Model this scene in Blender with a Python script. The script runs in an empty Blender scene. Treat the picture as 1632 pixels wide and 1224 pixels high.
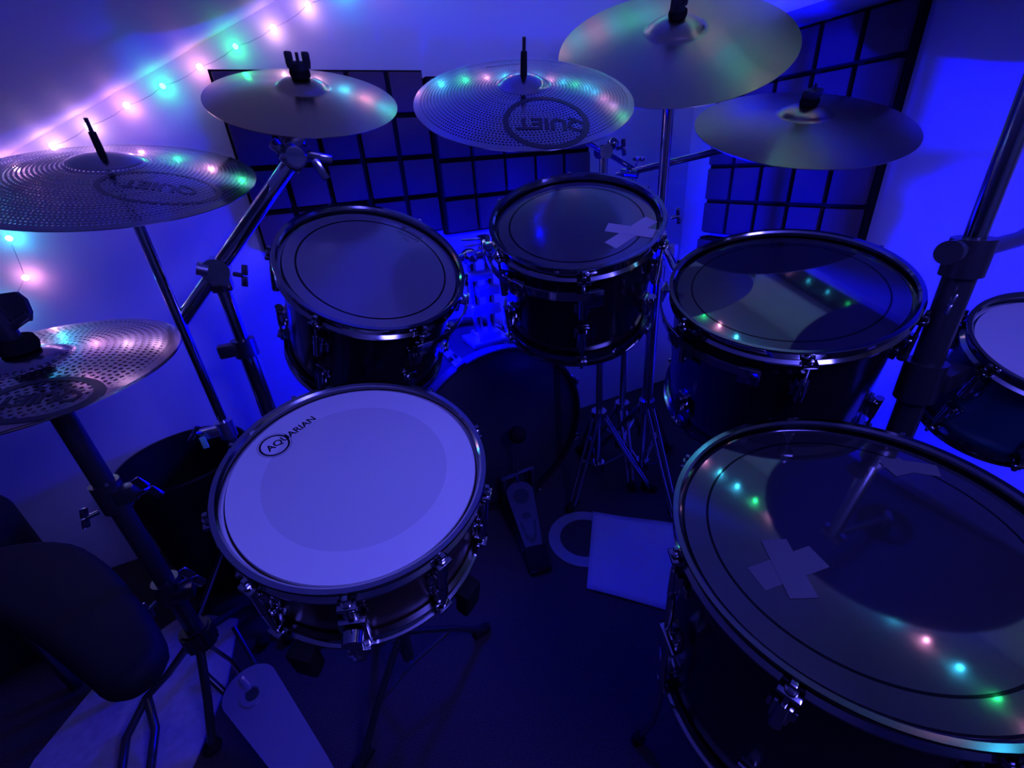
import bpy, bmesh, math, random
from mathutils import Vector, Matrix
random.seed(4)
scene = bpy.context.scene
COL = scene.collection
PI = math.pi
V = Vector

# ------------------------------------------------------------------ materials
def new_mat(name):
    m = bpy.data.materials.new(name); m.use_nodes = True
    nt = m.node_tree
    return m, nt, nt.nodes['Principled BSDF']

def pbr(name, col, rough=.5, metal=0., spec=.5, bump=None, ior=1.5, noise=None):
    m, nt, b = new_mat(name)
    b.inputs['Base Color'].default_value = (*col, 1)
    b.inputs['Roughness'].default_value = rough
    b.inputs['Metallic'].default_value = metal
    b.inputs['Specular IOR Level'].default_value = spec
    b.inputs['IOR'].default_value = ior
    if bump or noise:
        tc = nt.nodes.new('ShaderNodeTexCoord')
        n = nt.nodes.new('ShaderNodeTexNoise'); n.inputs['Detail'].default_value = 4
        n.inputs['Scale'].default_value = (bump or noise)[0]
        nt.links.new(tc.outputs['Object'], n.inputs['Vector'])
        if bump:
            bp = nt.nodes.new('ShaderNodeBump'); bp.inputs['Strength'].default_value = bump[1]
            bp.inputs['Distance'].default_value = bump[2]
            nt.links.new(n.outputs['Fac'], bp.inputs['Height'])
            nt.links.new(bp.outputs['Normal'], b.inputs['Normal'])
        if noise:
            r = nt.nodes.new('ShaderNodeMapRange')
            r.inputs['From Min'].default_value = .3; r.inputs['From Max'].default_value = .7
            r.inputs['To Min'].default_value = noise[1]; r.inputs['To Max'].default_value = noise[2]
            nt.links.new(n.outputs['Fac'], r.inputs['Value'])
            mx = nt.nodes.new('ShaderNodeVectorMath'); mx.operation = 'SCALE'
            mx.inputs[0].default_value = col
            nt.links.new(r.outputs['Result'], mx.inputs['Scale'])
            nt.links.new(mx.outputs['Vector'], b.inputs['Base Color'])
    return m

def emis(name, col, strength):
    m = bpy.data.materials.new(name); m.use_nodes = True
    nt = m.node_tree; nt.nodes.clear()
    e = nt.nodes.new('ShaderNodeEmission'); o = nt.nodes.new('ShaderNodeOutputMaterial')
    e.inputs['Color'].default_value = (*col, 1); e.inputs['Strength'].default_value = strength
    nt.links.new(e.outputs[0], o.inputs['Surface'])
    return m

def math_node(nt, op, a, b=None):
    n = nt.nodes.new('ShaderNodeMath'); n.operation = op
    for i, v in enumerate((a, b)):
        if v is None: continue
        if isinstance(v, (int, float)): n.inputs[i].default_value = v
        else: nt.links.new(v, n.inputs[i])
    return n.outputs[0]

def radius_of(nt):
    tc = nt.nodes.new('ShaderNodeTexCoord')
    s = nt.nodes.new('ShaderNodeSeparateXYZ'); nt.links.new(tc.outputs['Object'], s.inputs[0])
    x, y = s.outputs[0], s.outputs[1]
    r = math_node(nt, 'SQRT', math_node(nt, 'ADD', math_node(nt, 'MULTIPLY', x, x), math_node(nt, 'MULTIPLY', y, y)))
    return x, y, r

def head_mat(name, col, rough, spec, ring=None, ringw=.0016, ringcol=(.004, .004, .006), dot=None, dotcol=None, ior=1.5, coat=0.):
    """A drum head film: base colour, an optional printed ring line, an optional under-dot."""
    m, nt, b = new_mat(name)
    b.inputs['Roughness'].default_value = rough
    b.inputs['Specular IOR Level'].default_value = spec
    b.inputs['IOR'].default_value = ior
    b.inputs['Coat Weight'].default_value = coat
    b.inputs['Coat Roughness'].default_value = rough
    x, y, r = radius_of(nt)
    last = None
    if dot:
        f = math_node(nt, 'LESS_THAN', r, dot)
        mx = nt.nodes.new('ShaderNodeMix'); mx.data_type = 'RGBA'
        mx.inputs[6].default_value = (*col, 1); mx.inputs[7].default_value = (*dotcol, 1)
        nt.links.new(f, mx.inputs[0]); last = mx.outputs[2]
    if ring:
        d = math_node(nt, 'ABSOLUTE', math_node(nt, 'SUBTRACT', r, ring))
        f = math_node(nt, 'LESS_THAN', d, ringw)
        mx = nt.nodes.new('ShaderNodeMix'); mx.data_type = 'RGBA'
        mx.inputs[6].default_value = (*col, 1); mx.inputs[7].default_value = (*ringcol, 1)
        if last is not None: nt.links.new(last, mx.inputs[6])
        nt.links.new(f, mx.inputs[0]); last = mx.outputs[2]
        sp = math_node(nt, 'SUBTRACT', spec, math_node(nt, 'MULTIPLY', f, spec * .9))
        nt.links.new(sp, b.inputs['Specular IOR Level'])
    if last is not None: nt.links.new(last, b.inputs['Base Color'])
    else: b.inputs['Base Color'].default_value = (*col, 1)
    return m

def cymbal_mat(name, col, rough, holes=None, r_in=0, r_out=1, lathe=.35):
    """Turned metal: fine concentric grooves; optional drilled holes in concentric rings."""
    m, nt, b = new_mat(name)
    b.inputs['Base Color'].default_value = (*col, 1)
    b.inputs['Metallic'].default_value = 1
    b.inputs['Roughness'].default_value = rough
    x, y, r = radius_of(nt)
    g = math_node(nt, 'SINE', math_node(nt, 'MULTIPLY', r, 2600.))
    bp = nt.nodes.new('ShaderNodeBump'); bp.inputs['Strength'].default_value = lathe
    bp.inputs['Distance'].default_value = .00006
    nt.links.new(g, bp.inputs['Height']); nt.links.new(bp.outputs['Normal'], b.inputs['Normal'])
    if holes:
        p, rad = holes
        q = math_node(nt, 'DIVIDE', r, p)
        i = math_node(nt, 'FLOOR', q)
        v = math_node(nt, 'SUBTRACT', math_node(nt, 'FRACT', q), .5)
        n = math_node(nt, 'ROUND', math_node(nt, 'MULTIPLY', math_node(nt, 'ADD', i, .5), 2 * PI))
        a = math_node(nt, 'DIVIDE', math_node(nt, 'ARCTAN2', y, x), 2 * PI)
        a = math_node(nt, 'ADD', math_node(nt, 'ADD', a, 1.), math_node(nt, 'MULTIPLY', i, .137))
        u = math_node(nt, 'SUBTRACT', math_node(nt, 'FRACT', math_node(nt, 'MULTIPLY', a, n)), .5)
        d = math_node(nt, 'SQRT', math_node(nt, 'ADD', math_node(nt, 'MULTIPLY', u, u), math_node(nt, 'MULTIPLY', v, v)))
        f = math_node(nt, 'LESS_THAN', d, rad)
        f = math_node(nt, 'MULTIPLY', f, math_node(nt, 'GREATER_THAN', r, r_in))
        f = math_node(nt, 'MULTIPLY', f, math_node(nt, 'LESS_THAN', r, r_out))
        tr = nt.nodes.new('ShaderNodeBsdfTransparent'); mx = nt.nodes.new('ShaderNodeMixShader')
        out = nt.nodes['Material Output']
        nt.links.new(f, mx.inputs[0]); nt.links.new(b.outputs[0], mx.inputs[1]); nt.links.new(tr.outputs[0], mx.inputs[2])
        nt.links.new(mx.outputs[0], out.inputs['Surface'])
    return m

M = {}
M['wall'] = pbr('wall_paint', (.72, .72, .74), .55, spec=.3, bump=(60, .15, .002))
M['ceiling'] = pbr('ceiling_paint', (.7, .7, .73), .62, spec=.3, bump=(14, .12, .002))
M['carpet'] = pbr('carpet', (.062, .048, .05), .95, spec=.1, bump=(420, .8, .004), noise=(230, .45, 1.6))
M['white'] = pbr('white_gloss_paint', (.75, .75, .78), .35)
M['glass'] = pbr('window_glass', (.02, .02, .03), .05)
M['foam'] = pbr('acoustic_foam', (.135, .09, .09), .95, spec=.1, bump=(300, .5, .002))
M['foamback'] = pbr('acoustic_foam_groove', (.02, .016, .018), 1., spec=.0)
M['chrome'] = pbr('chrome', (.50, .50, .53), .12, 1.)
M['hoop'] = pbr('black_chrome_hoop', (.36, .36, .39), .10, 1.)
M['kickboard'] = pbr('dark_pedal_board', (.10, .10, .12), .35, .5)
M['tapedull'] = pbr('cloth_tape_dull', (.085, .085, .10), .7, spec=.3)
M['steel'] = pbr('satin_steel', (.6, .6, .63), .32, 1.)
M['darkmetal'] = pbr('dark_metal', (.10, .10, .11), .3, .8)
M['black'] = pbr('black_plastic', (.012, .012, .014), .45)
M['rubber'] = pbr('rubber', (.008, .008, .009), .8, spec=.2)
M['felt'] = pbr('black_felt', (.01, .01, .011), .95, spec=.05)
M['lacquer'] = pbr('black_lacquer', (.006, .006, .008), .16, spec=.4)
M['wood'] = pbr('dark_stained_wood', (.05, .028, .016), .3, noise=(26, .5, 1.5))
M['teal'] = pbr('blue_lacquer', (.02, .09, .16), .25)
M['coated'] = head_mat('coated_white_head', (.80, .80, .80), .55, .3, dot=.128, dotcol=(.68, .68, .68))
M['clearhead'] = head_mat('two_ply_film_head', (.05, .05, .055), .10, 1., ring=.135, ior=1.75)
M['print'] = pbr('printed_ink', (.01, .01, .02), .6, spec=.2)
M['printdark'] = pbr('printed_ink_dark', (.07, .07, .09), .35, .6)
M['printfaint'] = pbr('printed_ink_faint', (.26, .255, .28), .25, .9)
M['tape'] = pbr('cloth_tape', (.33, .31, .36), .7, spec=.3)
M['bagcloth'] = pbr('black_nylon', (.009, .009, .011), .7, spec=.25, bump=(500, .3, .001))
M['binplastic'] = pbr('bin_plastic', (.006, .006, .008), .5, spec=.25)
M['mat'] = pbr('pale_board', (.42, .38, .42), .7, noise=(60, .85, 1.1))
M['ringfilm'] = pbr('grey_ring_film', (.25, .25, .27), .4)
M['pedal'] = pbr('pedal_metal', (.36, .34, .44), .3, .6)
M['pedaldark'] = pbr('pedal_dark', (.02, .02, .025), .5)
M['green'] = pbr('green_bulb_reflection', (.25, .85, .55), .5)  # green bulb reflection put into a base colour
M['cord'] = pbr('cord_clear', (.5, .5, .5), .3)
M['bronze'] = cymbal_mat('turned_bronze', (.60, .52, .34), .23)
M['bronze_dark'] = cymbal_mat('aged_bronze', (.50, .44, .29), .30)
M['bronze_black'] = cymbal_mat('dark_raw_bronze', (.16, .14, .11), .35)
M['perf'] = cymbal_mat('drilled_alloy', (.60, .59, .62), .17, (.0062, .30), .045, .192, .0)
M['perf_big'] = cymbal_mat('drilled_alloy_large', (.52, .51, .55), .15, (.0066, .30), .055, .217, .0)
M['perf_hat'] = cymbal_mat('drilled_alloy_hat', (.55, .53, .57), .17, (.0085, .30), .045, .165, .0)
m, nt, b = new_mat('translucent_sheet')
b.inputs['Base Color'].default_value = (.62, .6, .66, 1); b.inputs['Roughness'].default_value = .35
b.inputs['Alpha'].default_value = .62
M['sheet'] = m

# ------------------------------------------------------------------ mesh builder
class MB:
    def __init__(s): s.v = []; s.f = []
    def add(s, vs, fs, mat=None):
        k = len(s.v)
        s.v += [(mat @ V(p)) if mat is not None else V(p) for p in vs]
        s.f += [tuple(i + k for i in f) for f in fs]
        return s
    def box(s, c, size, mat=None, bev=0.):
        bm = bmesh.new(); bmesh.ops.create_cube(bm, size=1)
        for v in bm.verts: v.co = V((v.co.x * size[0], v.co.y * size[1], v.co.z * size[2])) + V(c)
        if bev: bmesh.ops.bevel(bm, geom=bm.edges[:], offset=bev, segments=2, affect='EDGES', profile=.6)
        bm.verts.index_update()
        s.add([v.co.copy() for v in bm.verts], [[v.index for v in f.verts] for f in bm.faces], mat); bm.free()
        return s
    def tube(s, p0, p1, r0, r1=None, seg=20, mat=None):
        p0, p1 = V(p0), V(p1); r1 = r0 if r1 is None else r1
        d = (p1 - p0).normalized(); a = d.orthogonal().normalized(); b = d.cross(a)
        vs = []
        for p, r in ((p0, r0), (p1, r1)):
            vs += [p + (a * math.cos(2 * PI * i / seg) + b * math.sin(2 * PI * i / seg)) * r for i in range(seg)]
        fs = [(i, (i + 1) % seg, seg + (i + 1) % seg, seg + i) for i in range(seg)]
        fs += [tuple(range(seg))[::-1], tuple(range(seg, 2 * seg))]
        return s.add(vs, fs, mat)
    def path(s, pts, r, seg=10, mat=None):
        pts = [V(p) for p in pts]; n = len(pts); vs = []; fs = []
        up = None
        for k, p in enumerate(pts):
            d = (pts[min(k + 1, n - 1)] - pts[max(k - 1, 0)]).normalized()
            if up is None: up = d.orthogonal().normalized()
            up = (up - d * up.dot(d)).normalized(); b = d.cross(up)
            vs += [p + (up * math.cos(2 * PI * i / seg) + b * math.sin(2 * PI * i / seg)) * r for i in range(seg)]
        for k in range(n - 1):
            fs += [(k * seg + i, k * seg + (i + 1) % seg, (k + 1) * seg + (i + 1) % seg, (k + 1) * seg + i) for i in range(seg)]
        fs += [tuple(range(seg))[::-1], tuple(range((n - 1) * seg, n * seg))]
        return s.add(vs, fs, mat)
    def lathe(s, prof, seg=96, closed=False, a0=0., a1=2 * PI, mat=None):
        """prof: (r, z) points, revolved about z. closed joins last to first."""
        full = abs(a1 - a0) > 2 * PI - 1e-6
        n = seg if full else seg + 1
        vs = []; m = len(prof)
        for i in range(n):
            a = a0 + (a1 - a0) * i / seg
            vs += [(r * math.cos(a), r * math.sin(a), z) for r, z in prof]
        fs = []
        for i in range(seg):
            j = (i + 1) % n
            for k in range(m if closed else m - 1):
                l = (k + 1) % m
                fs.append((i * m + k, j * m + k, j * m + l, i * m + l))
        if not full and closed:
            fs += [tuple(range(m))[::-1], tuple((n - 1) * m + k for k in range(m))]
        return s.add(vs, fs, mat)
    def prism(s, poly, z0, z1, mat=None):
        n = len(poly)
        vs = [(x, y, z0) for x, y in poly] + [(x, y, z1) for x, y in poly]
        fs = [tuple(range(n))[::-1], tuple(range(n, 2 * n))] + [(i, (i + 1) % n, n + (i + 1) % n, n + i) for i in range(n)]
        return s.add(vs, fs, mat)
    def ball(s, c, r, sub=2, sc=(1, 1, 1), mat=None):
        bm = bmesh.new(); bmesh.ops.create_icosphere(bm, subdivisions=sub, radius=1)
        bm.verts.index_update()
        s.add([V((v.co.x * r * sc[0], v.co.y * r * sc[1], v.co.z * r * sc[2])) + V(c) for v in bm.verts],
              [[v.index for v in f.verts] for f in bm.faces], mat); bm.free()
        return s
    def build(s, name, mat, parent=None, smooth=True, angle=38):
        me = bpy.data.meshes.new(name)
        me.from_pydata([tuple(v) for v in s.v], [], s.f)
        bm = bmesh.new(); bm.from_mesh(me)
        bmesh.ops.remove_doubles(bm, verts=bm.verts, dist=1e-6)
        bmesh.ops.recalc_face_normals(bm, faces=bm.faces)
        bm.to_mesh(me); bm.free()
        if smooth:
            me.shade_smooth(); me.set_sharp_from_angle(angle=math.radians(angle))
        me.materials.append(mat)
        o = bpy.data.objects.new(name, me); COL.objects.link(o)
        if parent is not None: o.parent = parent
        return o

def tag(o, label=None, cat=None, group=None, kind=None):
    if label: o['label'] = label
    if cat: o['category'] = cat
    if group: o['group'] = group
    if kind: o['kind'] = kind
    return o

def frame(n):
    n = V(n).normalized(); y = V((0, 1, 0)); y = (y - n * y.dot(n)).normalized(); x = y.cross(n)
    return x, y, n

def basis(c, n):
    x, y, z = frame(n)
    m = Matrix((x, y, z)).transposed().to_4x4(); m.translation = V(c)
    return m

def thing(name, label, cat, mat=None, loc=(0, 0, 0), group=None):
    o = bpy.data.objects.new(name, None); COL.objects.link(o); o.empty_display_size = .05
    if mat is not None: o.matrix_world = mat
    else: o.location = loc
    return tag(o, label, cat, group)

def struct(name, mb, mat, parent=None, smooth=False):
    o = mb.build(name, mat, parent, smooth=smooth)
    if parent is None: tag(o, kind='structure')
    return o

def text_mesh(txt, size, zfun, mat, name, parent, origin, ang, extrude=.0003, shear=0., bold=0.):
    """Flat lettering laid on a surface z = zfun(x, y) in the parent's own frame."""
    cu = bpy.data.curves.new(name, 'FONT'); cu.body = txt; cu.size = size
    cu.align_x = 'CENTER'; cu.align_y = 'CENTER'; cu.shear = shear; cu.offset = bold
    ob = bpy.data.objects.new(name, cu); COL.objects.link(ob)
    dg = bpy.context.evaluated_depsgraph_get()
    me = bpy.data.meshes.new_from_object(ob.evaluated_get(dg))
    bpy.data.objects.remove(ob)
    bm = bmesh.new(); bm.from_mesh(me)
    bmesh.ops.triangulate(bm, faces=bm.faces)
    bmesh.ops.subdivide_edges(bm, edges=bm.edges, cuts=1)
    c, s = math.cos(ang), math.sin(ang)
    for v in bm.verts:
        x, y = v.co.x * c - v.co.y * s + origin[0], v.co.x * s + v.co.y * c + origin[1]
        v.co = V((x, y, zfun(x, y) + extrude))
    bm.to_mesh(me); bm.free(); me.materials.append(mat)
    o = bpy.data.objects.new(name, me); COL.objects.link(o); o.parent = parent
    return o

# ------------------------------------------------------------------ camera
CAM_Z = 1.02
cam = bpy.data.cameras.new('camera'); co = bpy.data.objects.new('camera', cam); COL.objects.link(co)
p, r, yw = math.radians(26.73), math.radians(-4.716), math.radians(-24.68)
fwd = V((0, math.cos(p), -math.sin(p))); right = V((1, 0, 0)); down = fwd.cross(right)
R2 = right * math.cos(r) - down * math.sin(r); D2 = right * math.sin(r) + down * math.cos(r)
Z = Matrix.Rotation(yw, 3, 'Z')
X_, Y_, Z_ = Z @ R2, Z @ -D2, Z @ -fwd
mw = Matrix((X_, Y_, Z_)).transposed().to_4x4(); mw.translation = (0, 0, CAM_Z)
co.matrix_world = mw
cam.sensor_width = 36; cam.lens = 700 / 1632 * 36; cam.clip_start = .02
scene.camera = co

# ------------------------------------------------------------------ room
XL, XR, YB, YF = -2.85, 1.517, 1.44, -1.6
def ceil_z(x): return 1.105 + .474 * (x + .501)
T = .08
struct('floor', MB().box(((XL + XR) / 2, (YB + YF) / 2, -.04), (XR - XL + .2, YB - YF + .2, .08)), M['carpet'])
g = [(XL - .1, 0), (XR + T, 0), (XR + T, ceil_z(XR + T)), (XL - .1, max(.002, ceil_z(XL - .1)))]
def gable(y0, y1):
    mb = MB(); n = 4
    vs = [(x, y0, z) for x, z in g] + [(x, y1, z) for x, z in g]
    return mb.add(vs, [(0, 1, 2, 3), (7, 6, 5, 4)] + [(i, i + 4, (i + 1) % 4 + 4, (i + 1) % 4) for i in range(4)])
struct('wall_back', gable(YB, YB + T), M['wall'])
struct('wall_front', gable(YF - T, YF), M['wall'])
struct('wall_right', MB().box((XR + T / 2, (YB + YF) / 2, ceil_z(XR) / 2), (T, YB - YF, ceil_z(XR))), M['wall'])
mb = MB()
vs = []
for y in (YF - T, YB + T):
    for x, dz in ((XL - .1, 0), (XR + T, 0), (XR + T, .08), (XL - .1, .08)):
        vs.append((x, y, ceil_z(x) + dz))
mb.add(vs, [(0, 1, 2, 3), (7, 6, 5, 4)] + [(i, i + 4, (i + 1) % 4 + 4, (i + 1) % 4) for i in range(4)])
struct('ceiling', mb, M['ceiling'])

# window in the right wall: only its sill dips into view
win = MB()
for (y, z, sy, sz) in ((1.03, 1.56, .06, .45), (.10, 1.56, .06, .45), (.565, 1.755, .99, .06), (.565, 1.362, .99, .05)):
    win.box((XR - .02, y, z), (.04, sy, sz), bev=.004)
wf = struct('window_1', win, M['white'])
win2 = MB().box((XR - .012, .565, 1.56), (.008, .88, .36)); win2.build('pane', M['glass'], wf, smooth=False)
sl = MB().box((XR - .118, .555, 1.321), (.236, 1.06, .032), bev=.004)
sl.build('sill', M['white'], wf)

# ------------------------------------------------------------------ acoustic foam panels
def foam_panel(label, o, ux, uy, nrm, nx, ny, px, pz, thick=.05):
    """o: top-left corner on the wall; ux: along the wall; uy: downwards; nrm: into the room."""
    root = thing('acoustic_panel', label, 'acoustic panel', loc=tuple(V(o) + V(ux) * px * nx / 2 + V(uy) * pz * ny), group='acoustic foam panels')
    off = -V(root.location)
    m = Matrix((V(ux), V(uy), V(nrm))).transposed().to_4x4(); m.translation = V(o) + off
    W, Hh = nx * px, ny * pz
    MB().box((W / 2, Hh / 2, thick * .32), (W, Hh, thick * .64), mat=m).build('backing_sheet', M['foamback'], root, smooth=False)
    mb = MB()
    gp = .0065
    for i in range(nx):
        for j in range(ny):
            mb.box(((i + .5) * px, (j + .5) * pz, thick * .8), (px - gp * 2, pz - gp * 2, thick * .4), mat=m, bev=.003)
    mb.build('foam_blocks', M['foam'], root)
    return root
foam_panel('square-grooved dark foam panel behind the far left bronze cymbal', (-.058, YB, 1.262), (1, 0, 0), (0, 0, -1), (0, -1, 0), 5, 4, .102, .1045)
foam_panel('square-grooved dark foam panel under the drilled QUIET cymbal, back wall', (.462, YB, 1.248), (1, 0, 0), (0, 0, -1), (0, -1, 0), 5, 4, .1095, .105)
foam_panel('big foam panel under the window, partly lit bright blue low down', (XR, 1.297, 1.302), (0, -1, 0), (0, 0, -1), (-1, 0, 0), 5, 5, .112, .117, .055)
foam_panel('lowest foam panel on the window wall, almost hidden behind the large right-hand tom', (XR, 1.31, .70), (0, -1, 0), (0, 0, -1), (-1, 0, 0), 5, 4, .112, .117, .055)

# ------------------------------------------------------------------ string lights
BC = {'p': ((1., .36, .70), 'pink'), 'w': ((1., .52, .84), 'pale pink'), 'g': ((.02, 1., .26), 'green'), 'c': ((.04, .62, 1.), 'cyan')}
BM = {k: emis('bulb_' + v[1].replace(' ', '_'), v[0], {'p': 40., 'w': 36., 'g': 34., 'c': 52.}[k]) for k, v in BC.items()}
bulbs = []                                          # (point, colour, side the bulb faces)
yb = YB - .022
vis = [((.196, 1.393), 'w'), ((.106, 1.346), 'w'), ((.014, 1.308), 'g'), ((-.072, 1.268), 'p'), ((-.157, 1.232), 'g'),
       ((-.238, 1.196), 'p'), ((-.322, 1.159), 'w'), ((-.397, 1.125), 'w')]
left = [((-.475, 1.085), 'p'), ((-.55, 1.048), 'c'), ((-.61, 1.00), 'p')]
low = [((-.547, .951), 'c'), ((-.557, .865), 'p'), ((-.63, .80), 'c'), ((-.69, .73), 'p')]
up = []
k = 0
x = .29
seq = 'cpcgpcwcpcg'
while x < 1.28:
    up.append(((x, 1.393 + .474 * (x - .196)), seq[k % 11])); k += 1; x += .086
chain = [V((x, yb, z)) for (x, z), c in reversed(low)] + [V((x, yb, z)) for (x, z), c in reversed(left)] + \
        [V((x, yb, z)) for (x, z), c in reversed(vis)] + [V((x, yb, z)) for (x, z), c in up]
cols = [c for _, c in reversed(low)] + [c for _, c in reversed(left)] + [c for _, c in reversed(vis)] + [c for _, c in up]
zc = ceil_z(1.285) - .02
y = 1.383; k = 0
seq2 = 'cpwgpccgpcwpgcpcgpcpw'
while y > -.75:
    chain.append(V((1.285, y, zc))); cols.append(seq2[k % len(seq2)]); k += 1; y -= .0965
st = thing('string_lights', 'string of small pink, green and cyan bulbs along the sloping ceiling edge', 'string lights', loc=tuple(chain[7]))
off = -V(st.location)
pts = []
for a, b_ in zip(chain[:-1], chain[1:]):
    for t in (0, .33, .66):
        q = a.lerp(b_, t); q.z -= .005 * math.sin(PI * t); pts.append(q + off)
pts.append(chain[-1] + off)
MB().path(pts, .0006, 6).build('cord', M['cord'], st)
bulb_me = {}
for q, c in zip(chain, cols):
    if c not in bulb_me:
        o = MB().ball((0, 0, 0), .0062, 2).build('bulb', BM[c], st); bulb_me[c] = o.data
    else:
        o = bpy.data.objects.new('bulb', bulb_me[c]); COL.objects.link(o); o.parent = st
    o.location = q + off; o['label'] = BC[c][1] + ' glowing bulb'

# ------------------------------------------------------------------ drums
def drum(name, label, cat, C, N, R, D, nl, az0, head, shell, deep=.013, mount=None, group=None, hoopm='hoop', short_lugs=True):
    C, N = V(C), V(N).normalized()
    root = thing(name, label, cat, basis(C - N * D, N), group=group)
    ri = R - .0105; rs = ri - .003
    sh = MB().lathe([(rs, .016), (rs, D - deep - .006), (rs - .006, D - deep - .006), (rs - .006, .016)], 96, closed=True)
    sh.build('shell', M[shell], root)
    hd = MB().lathe([(.0001, D - deep), (rs * .5, D - deep), (rs - .003, D - deep), (rs - .0025, D - deep - .006), (ri + .001, D - deep - .007)], 96)
    hdo = hd.build('head', M[head] if isinstance(head, str) else head, root)
    hp = MB().lathe([(ri, D - .028), (ri, D - .004), (ri + .003, D - .0005), (R - .001, D), (R, D - .002), (R - .001, D - .0045),
                     (ri + .0035, D - .006), (ri + .0028, D - .022), (R - .002, D - .026), (R - .002, D - .029)], 96, closed=True)
    hb = MB().lathe([(ri, .028), (ri, .004), (ri + .003, .0005), (R - .001, 0), (R, .002), (R - .001, .0045),
                     (ri + .0035, .006), (ri + .0028, .022), (R - .002, .026), (R - .002, .029)], 96, closed=True)
    rods = []
    for k in range(nl):
        a = az0 + 2 * PI * k / nl
        m = Matrix.Rotation(a, 4, 'Z')
        hp.box((R + .003, 0, D - .021), (.016, .022, .007), mat=m, bev=.002)
        hb.box((R + .003, 0, .021), (.016, .022, .007), mat=m, bev=.002)
        rods.append(m)
    hp.build('top_hoop', M[hoopm], root); hb.build('bottom_hoop', M[hoopm], root)
    MB().lathe([(.0001, .010), (ri, .010), (ri, .014), (.0001, .014)], 64).build('bottom_head', M['lacquer'], root)
    if D > .21: spans = ((D - .075, D - .02, 1), (.075, .02, -1))
    else: spans = ((D - .058, D - .02, 1), (.058, .02, -1))
    lug_me = {}; rod_me = {}
    for m in rods:
        for zl, zh, sg in spans:
            if sg not in lug_me:
                lm = MB().box((rs + .009, 0, zl), (.018, .021, .04), bev=.006)
                lm.tube((R + .002, 0, zl - .026 * sg), (R + .002, 0, zl + .026 * sg), .0075, .006, 14)
                lm.box((rs + .003, 0, zl - .012 * sg), (.008, .03, .022), bev=.003)
                o = lm.build('lug', M['chrome'], root); lug_me[sg] = o.data
                rm = MB().tube((R + .004, 0, zl + .02 * sg), (R + .004, 0, zh + .012 * sg), .0027, seg=10)
                rm.tube((R + .004, 0, zh + .004 * sg), (R + .004, 0, zh + .008 * sg), .0062, seg=14)
                rm.box((R + .004, 0, zh + .013 * sg), (.0062, .0062, .011), bev=.001)
                q = rm.build('tension_rod', M['chrome'], root); rod_me[sg] = q.data
            else:
                o = bpy.data.objects.new('lug', lug_me[sg]); COL.objects.link(o); o.parent = root
                q = bpy.data.objects.new('tension_rod', rod_me[sg]); COL.objects.link(q); q.parent = root
            o.matrix_local = m; q.matrix_local = m
    if mount:                                       # curved suspension band under the hoop
        a0, a1 = mount
        mm = MB().lathe([(R + .012, D - .052), (R + .012, D - .036), (R + .0155, D - .036), (R + .0155, D - .052)], 48, closed=True, a0=a0, a1=a1)
        for a in (a0 + .05, (a0 + a1) / 2, a1 - .05):
            mt = Matrix.Rotation(a, 4, 'Z')
            mm.box((R + .006, 0, D - .040), (.018, .026, .005), mat=mt, bev=.001)
            mm.box((R + .014, 0, D - .050), (.006, .034, .032), mat=mt, bev=.002)
        mm.build('suspension_mount', M['chrome'], root)
    return root, hdo

rad = math.radians
# snare
SN = 'wood'
snare, sh = drum('snare_drum', 'snare drum with white AQUARIAN head and chrome hoops on a stand', 'drum',
                 (.0072, .573, .6478), (.0318, -.287, .9574), .187, .17, 10, rad(-70), 'coated', SN, deep=.011, hoopm='chrome')
zt = lambda x, y: .17 - .011
text_mesh('AQUARIAN', .0165, zt, M['print'], 'lettering', snare, (-.0775, .1065), rad(32), bold=.0004)
ringm = MB().lathe([(.0185, 0), (.0215, 0)], 48)
for i, v in enumerate(ringm.v): ringm.v[i] = V((v.x - .1035, v.y + .0905, .17 - .0107))
ringm.build('logo_ring', M['print'], snare, smooth=False)
thin = MB().lathe([(.0232, 0), (.0238, 0)], 48)
for i, v in enumerate(thin.v): thin.v[i] = V((v.x - .1035, v.y + .0905, .17 - .0107))
thin.build('logo_ring', M['print'], snare, smooth=False)
# throw-off on the player's side
ms = Matrix.Rotation(rad(-106), 4, 'Z')
sm = MB().box((.187, 0, .075), (.022, .034, .075), mat=ms, bev=.005)
sm.box((.196, 0, .03), (.016, .03, .02), mat=ms, bev=.003)
so = sm.build('strainer', M['chrome'], snare)
MB().tube(ms @ V((.202, 0, .095)), ms @ V((.216, 0, .095)), .013, .012, 24).box((.207, .0, .055), (.008, .016, .07), mat=ms, bev=.003).build('lever', M['chrome'], so)
ms = Matrix.Rotation(rad(78), 4, 'Z')
MB().box((.186, 0, .06), (.016, .03, .05), mat=ms, bev=.004).build('butt_plate', M['chrome'], snare)

def film(name, R, ring, base=(.05, .05, .055), rough=.09, spec=1., ior=2.0):
    return head_mat(name, base, rough, spec, ring=ring, ior=ior)

tom1, _ = drum('rack_tom', 'left rack tom with purple-lit film head, behind the white snare', 'drum', (.1378, .8649, .8754), (.1334, -.5416, .83), .172, .25, 6, rad(-72),
               film('film_head_left', .172, .134, (.15, .14, .165), .17), 'lacquer', mount=(rad(-75), rad(30)), group='black tom drums')
zt1 = lambda x, y: .25 - .013
for txt, oy, s_ in (('Remo', .012, .020), ('PINSTRIPE', -.004, .011), ('USA', -.016, .009)):
    a = rad(-39); ox = -oy * math.sin(a); 
    text_mesh(txt, s_, zt1, M['print'], 'lettering', tom1, (.087 - oy * math.sin(a), .092 + oy * math.cos(a)), a)
tom2, _ = drum('rack_tom', 'middle rack tom with a cloth tape cross on its film head', 'drum', (.4752, .7015, .9272), (-.2181, -.3508, .9107), .158, .235, 6, rad(-122),
               film('film_head_middle', .158, .121, (.055, .055, .06), .16), 'lacquer', mount=(rad(150), rad(246)), group='black tom drums')
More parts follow.
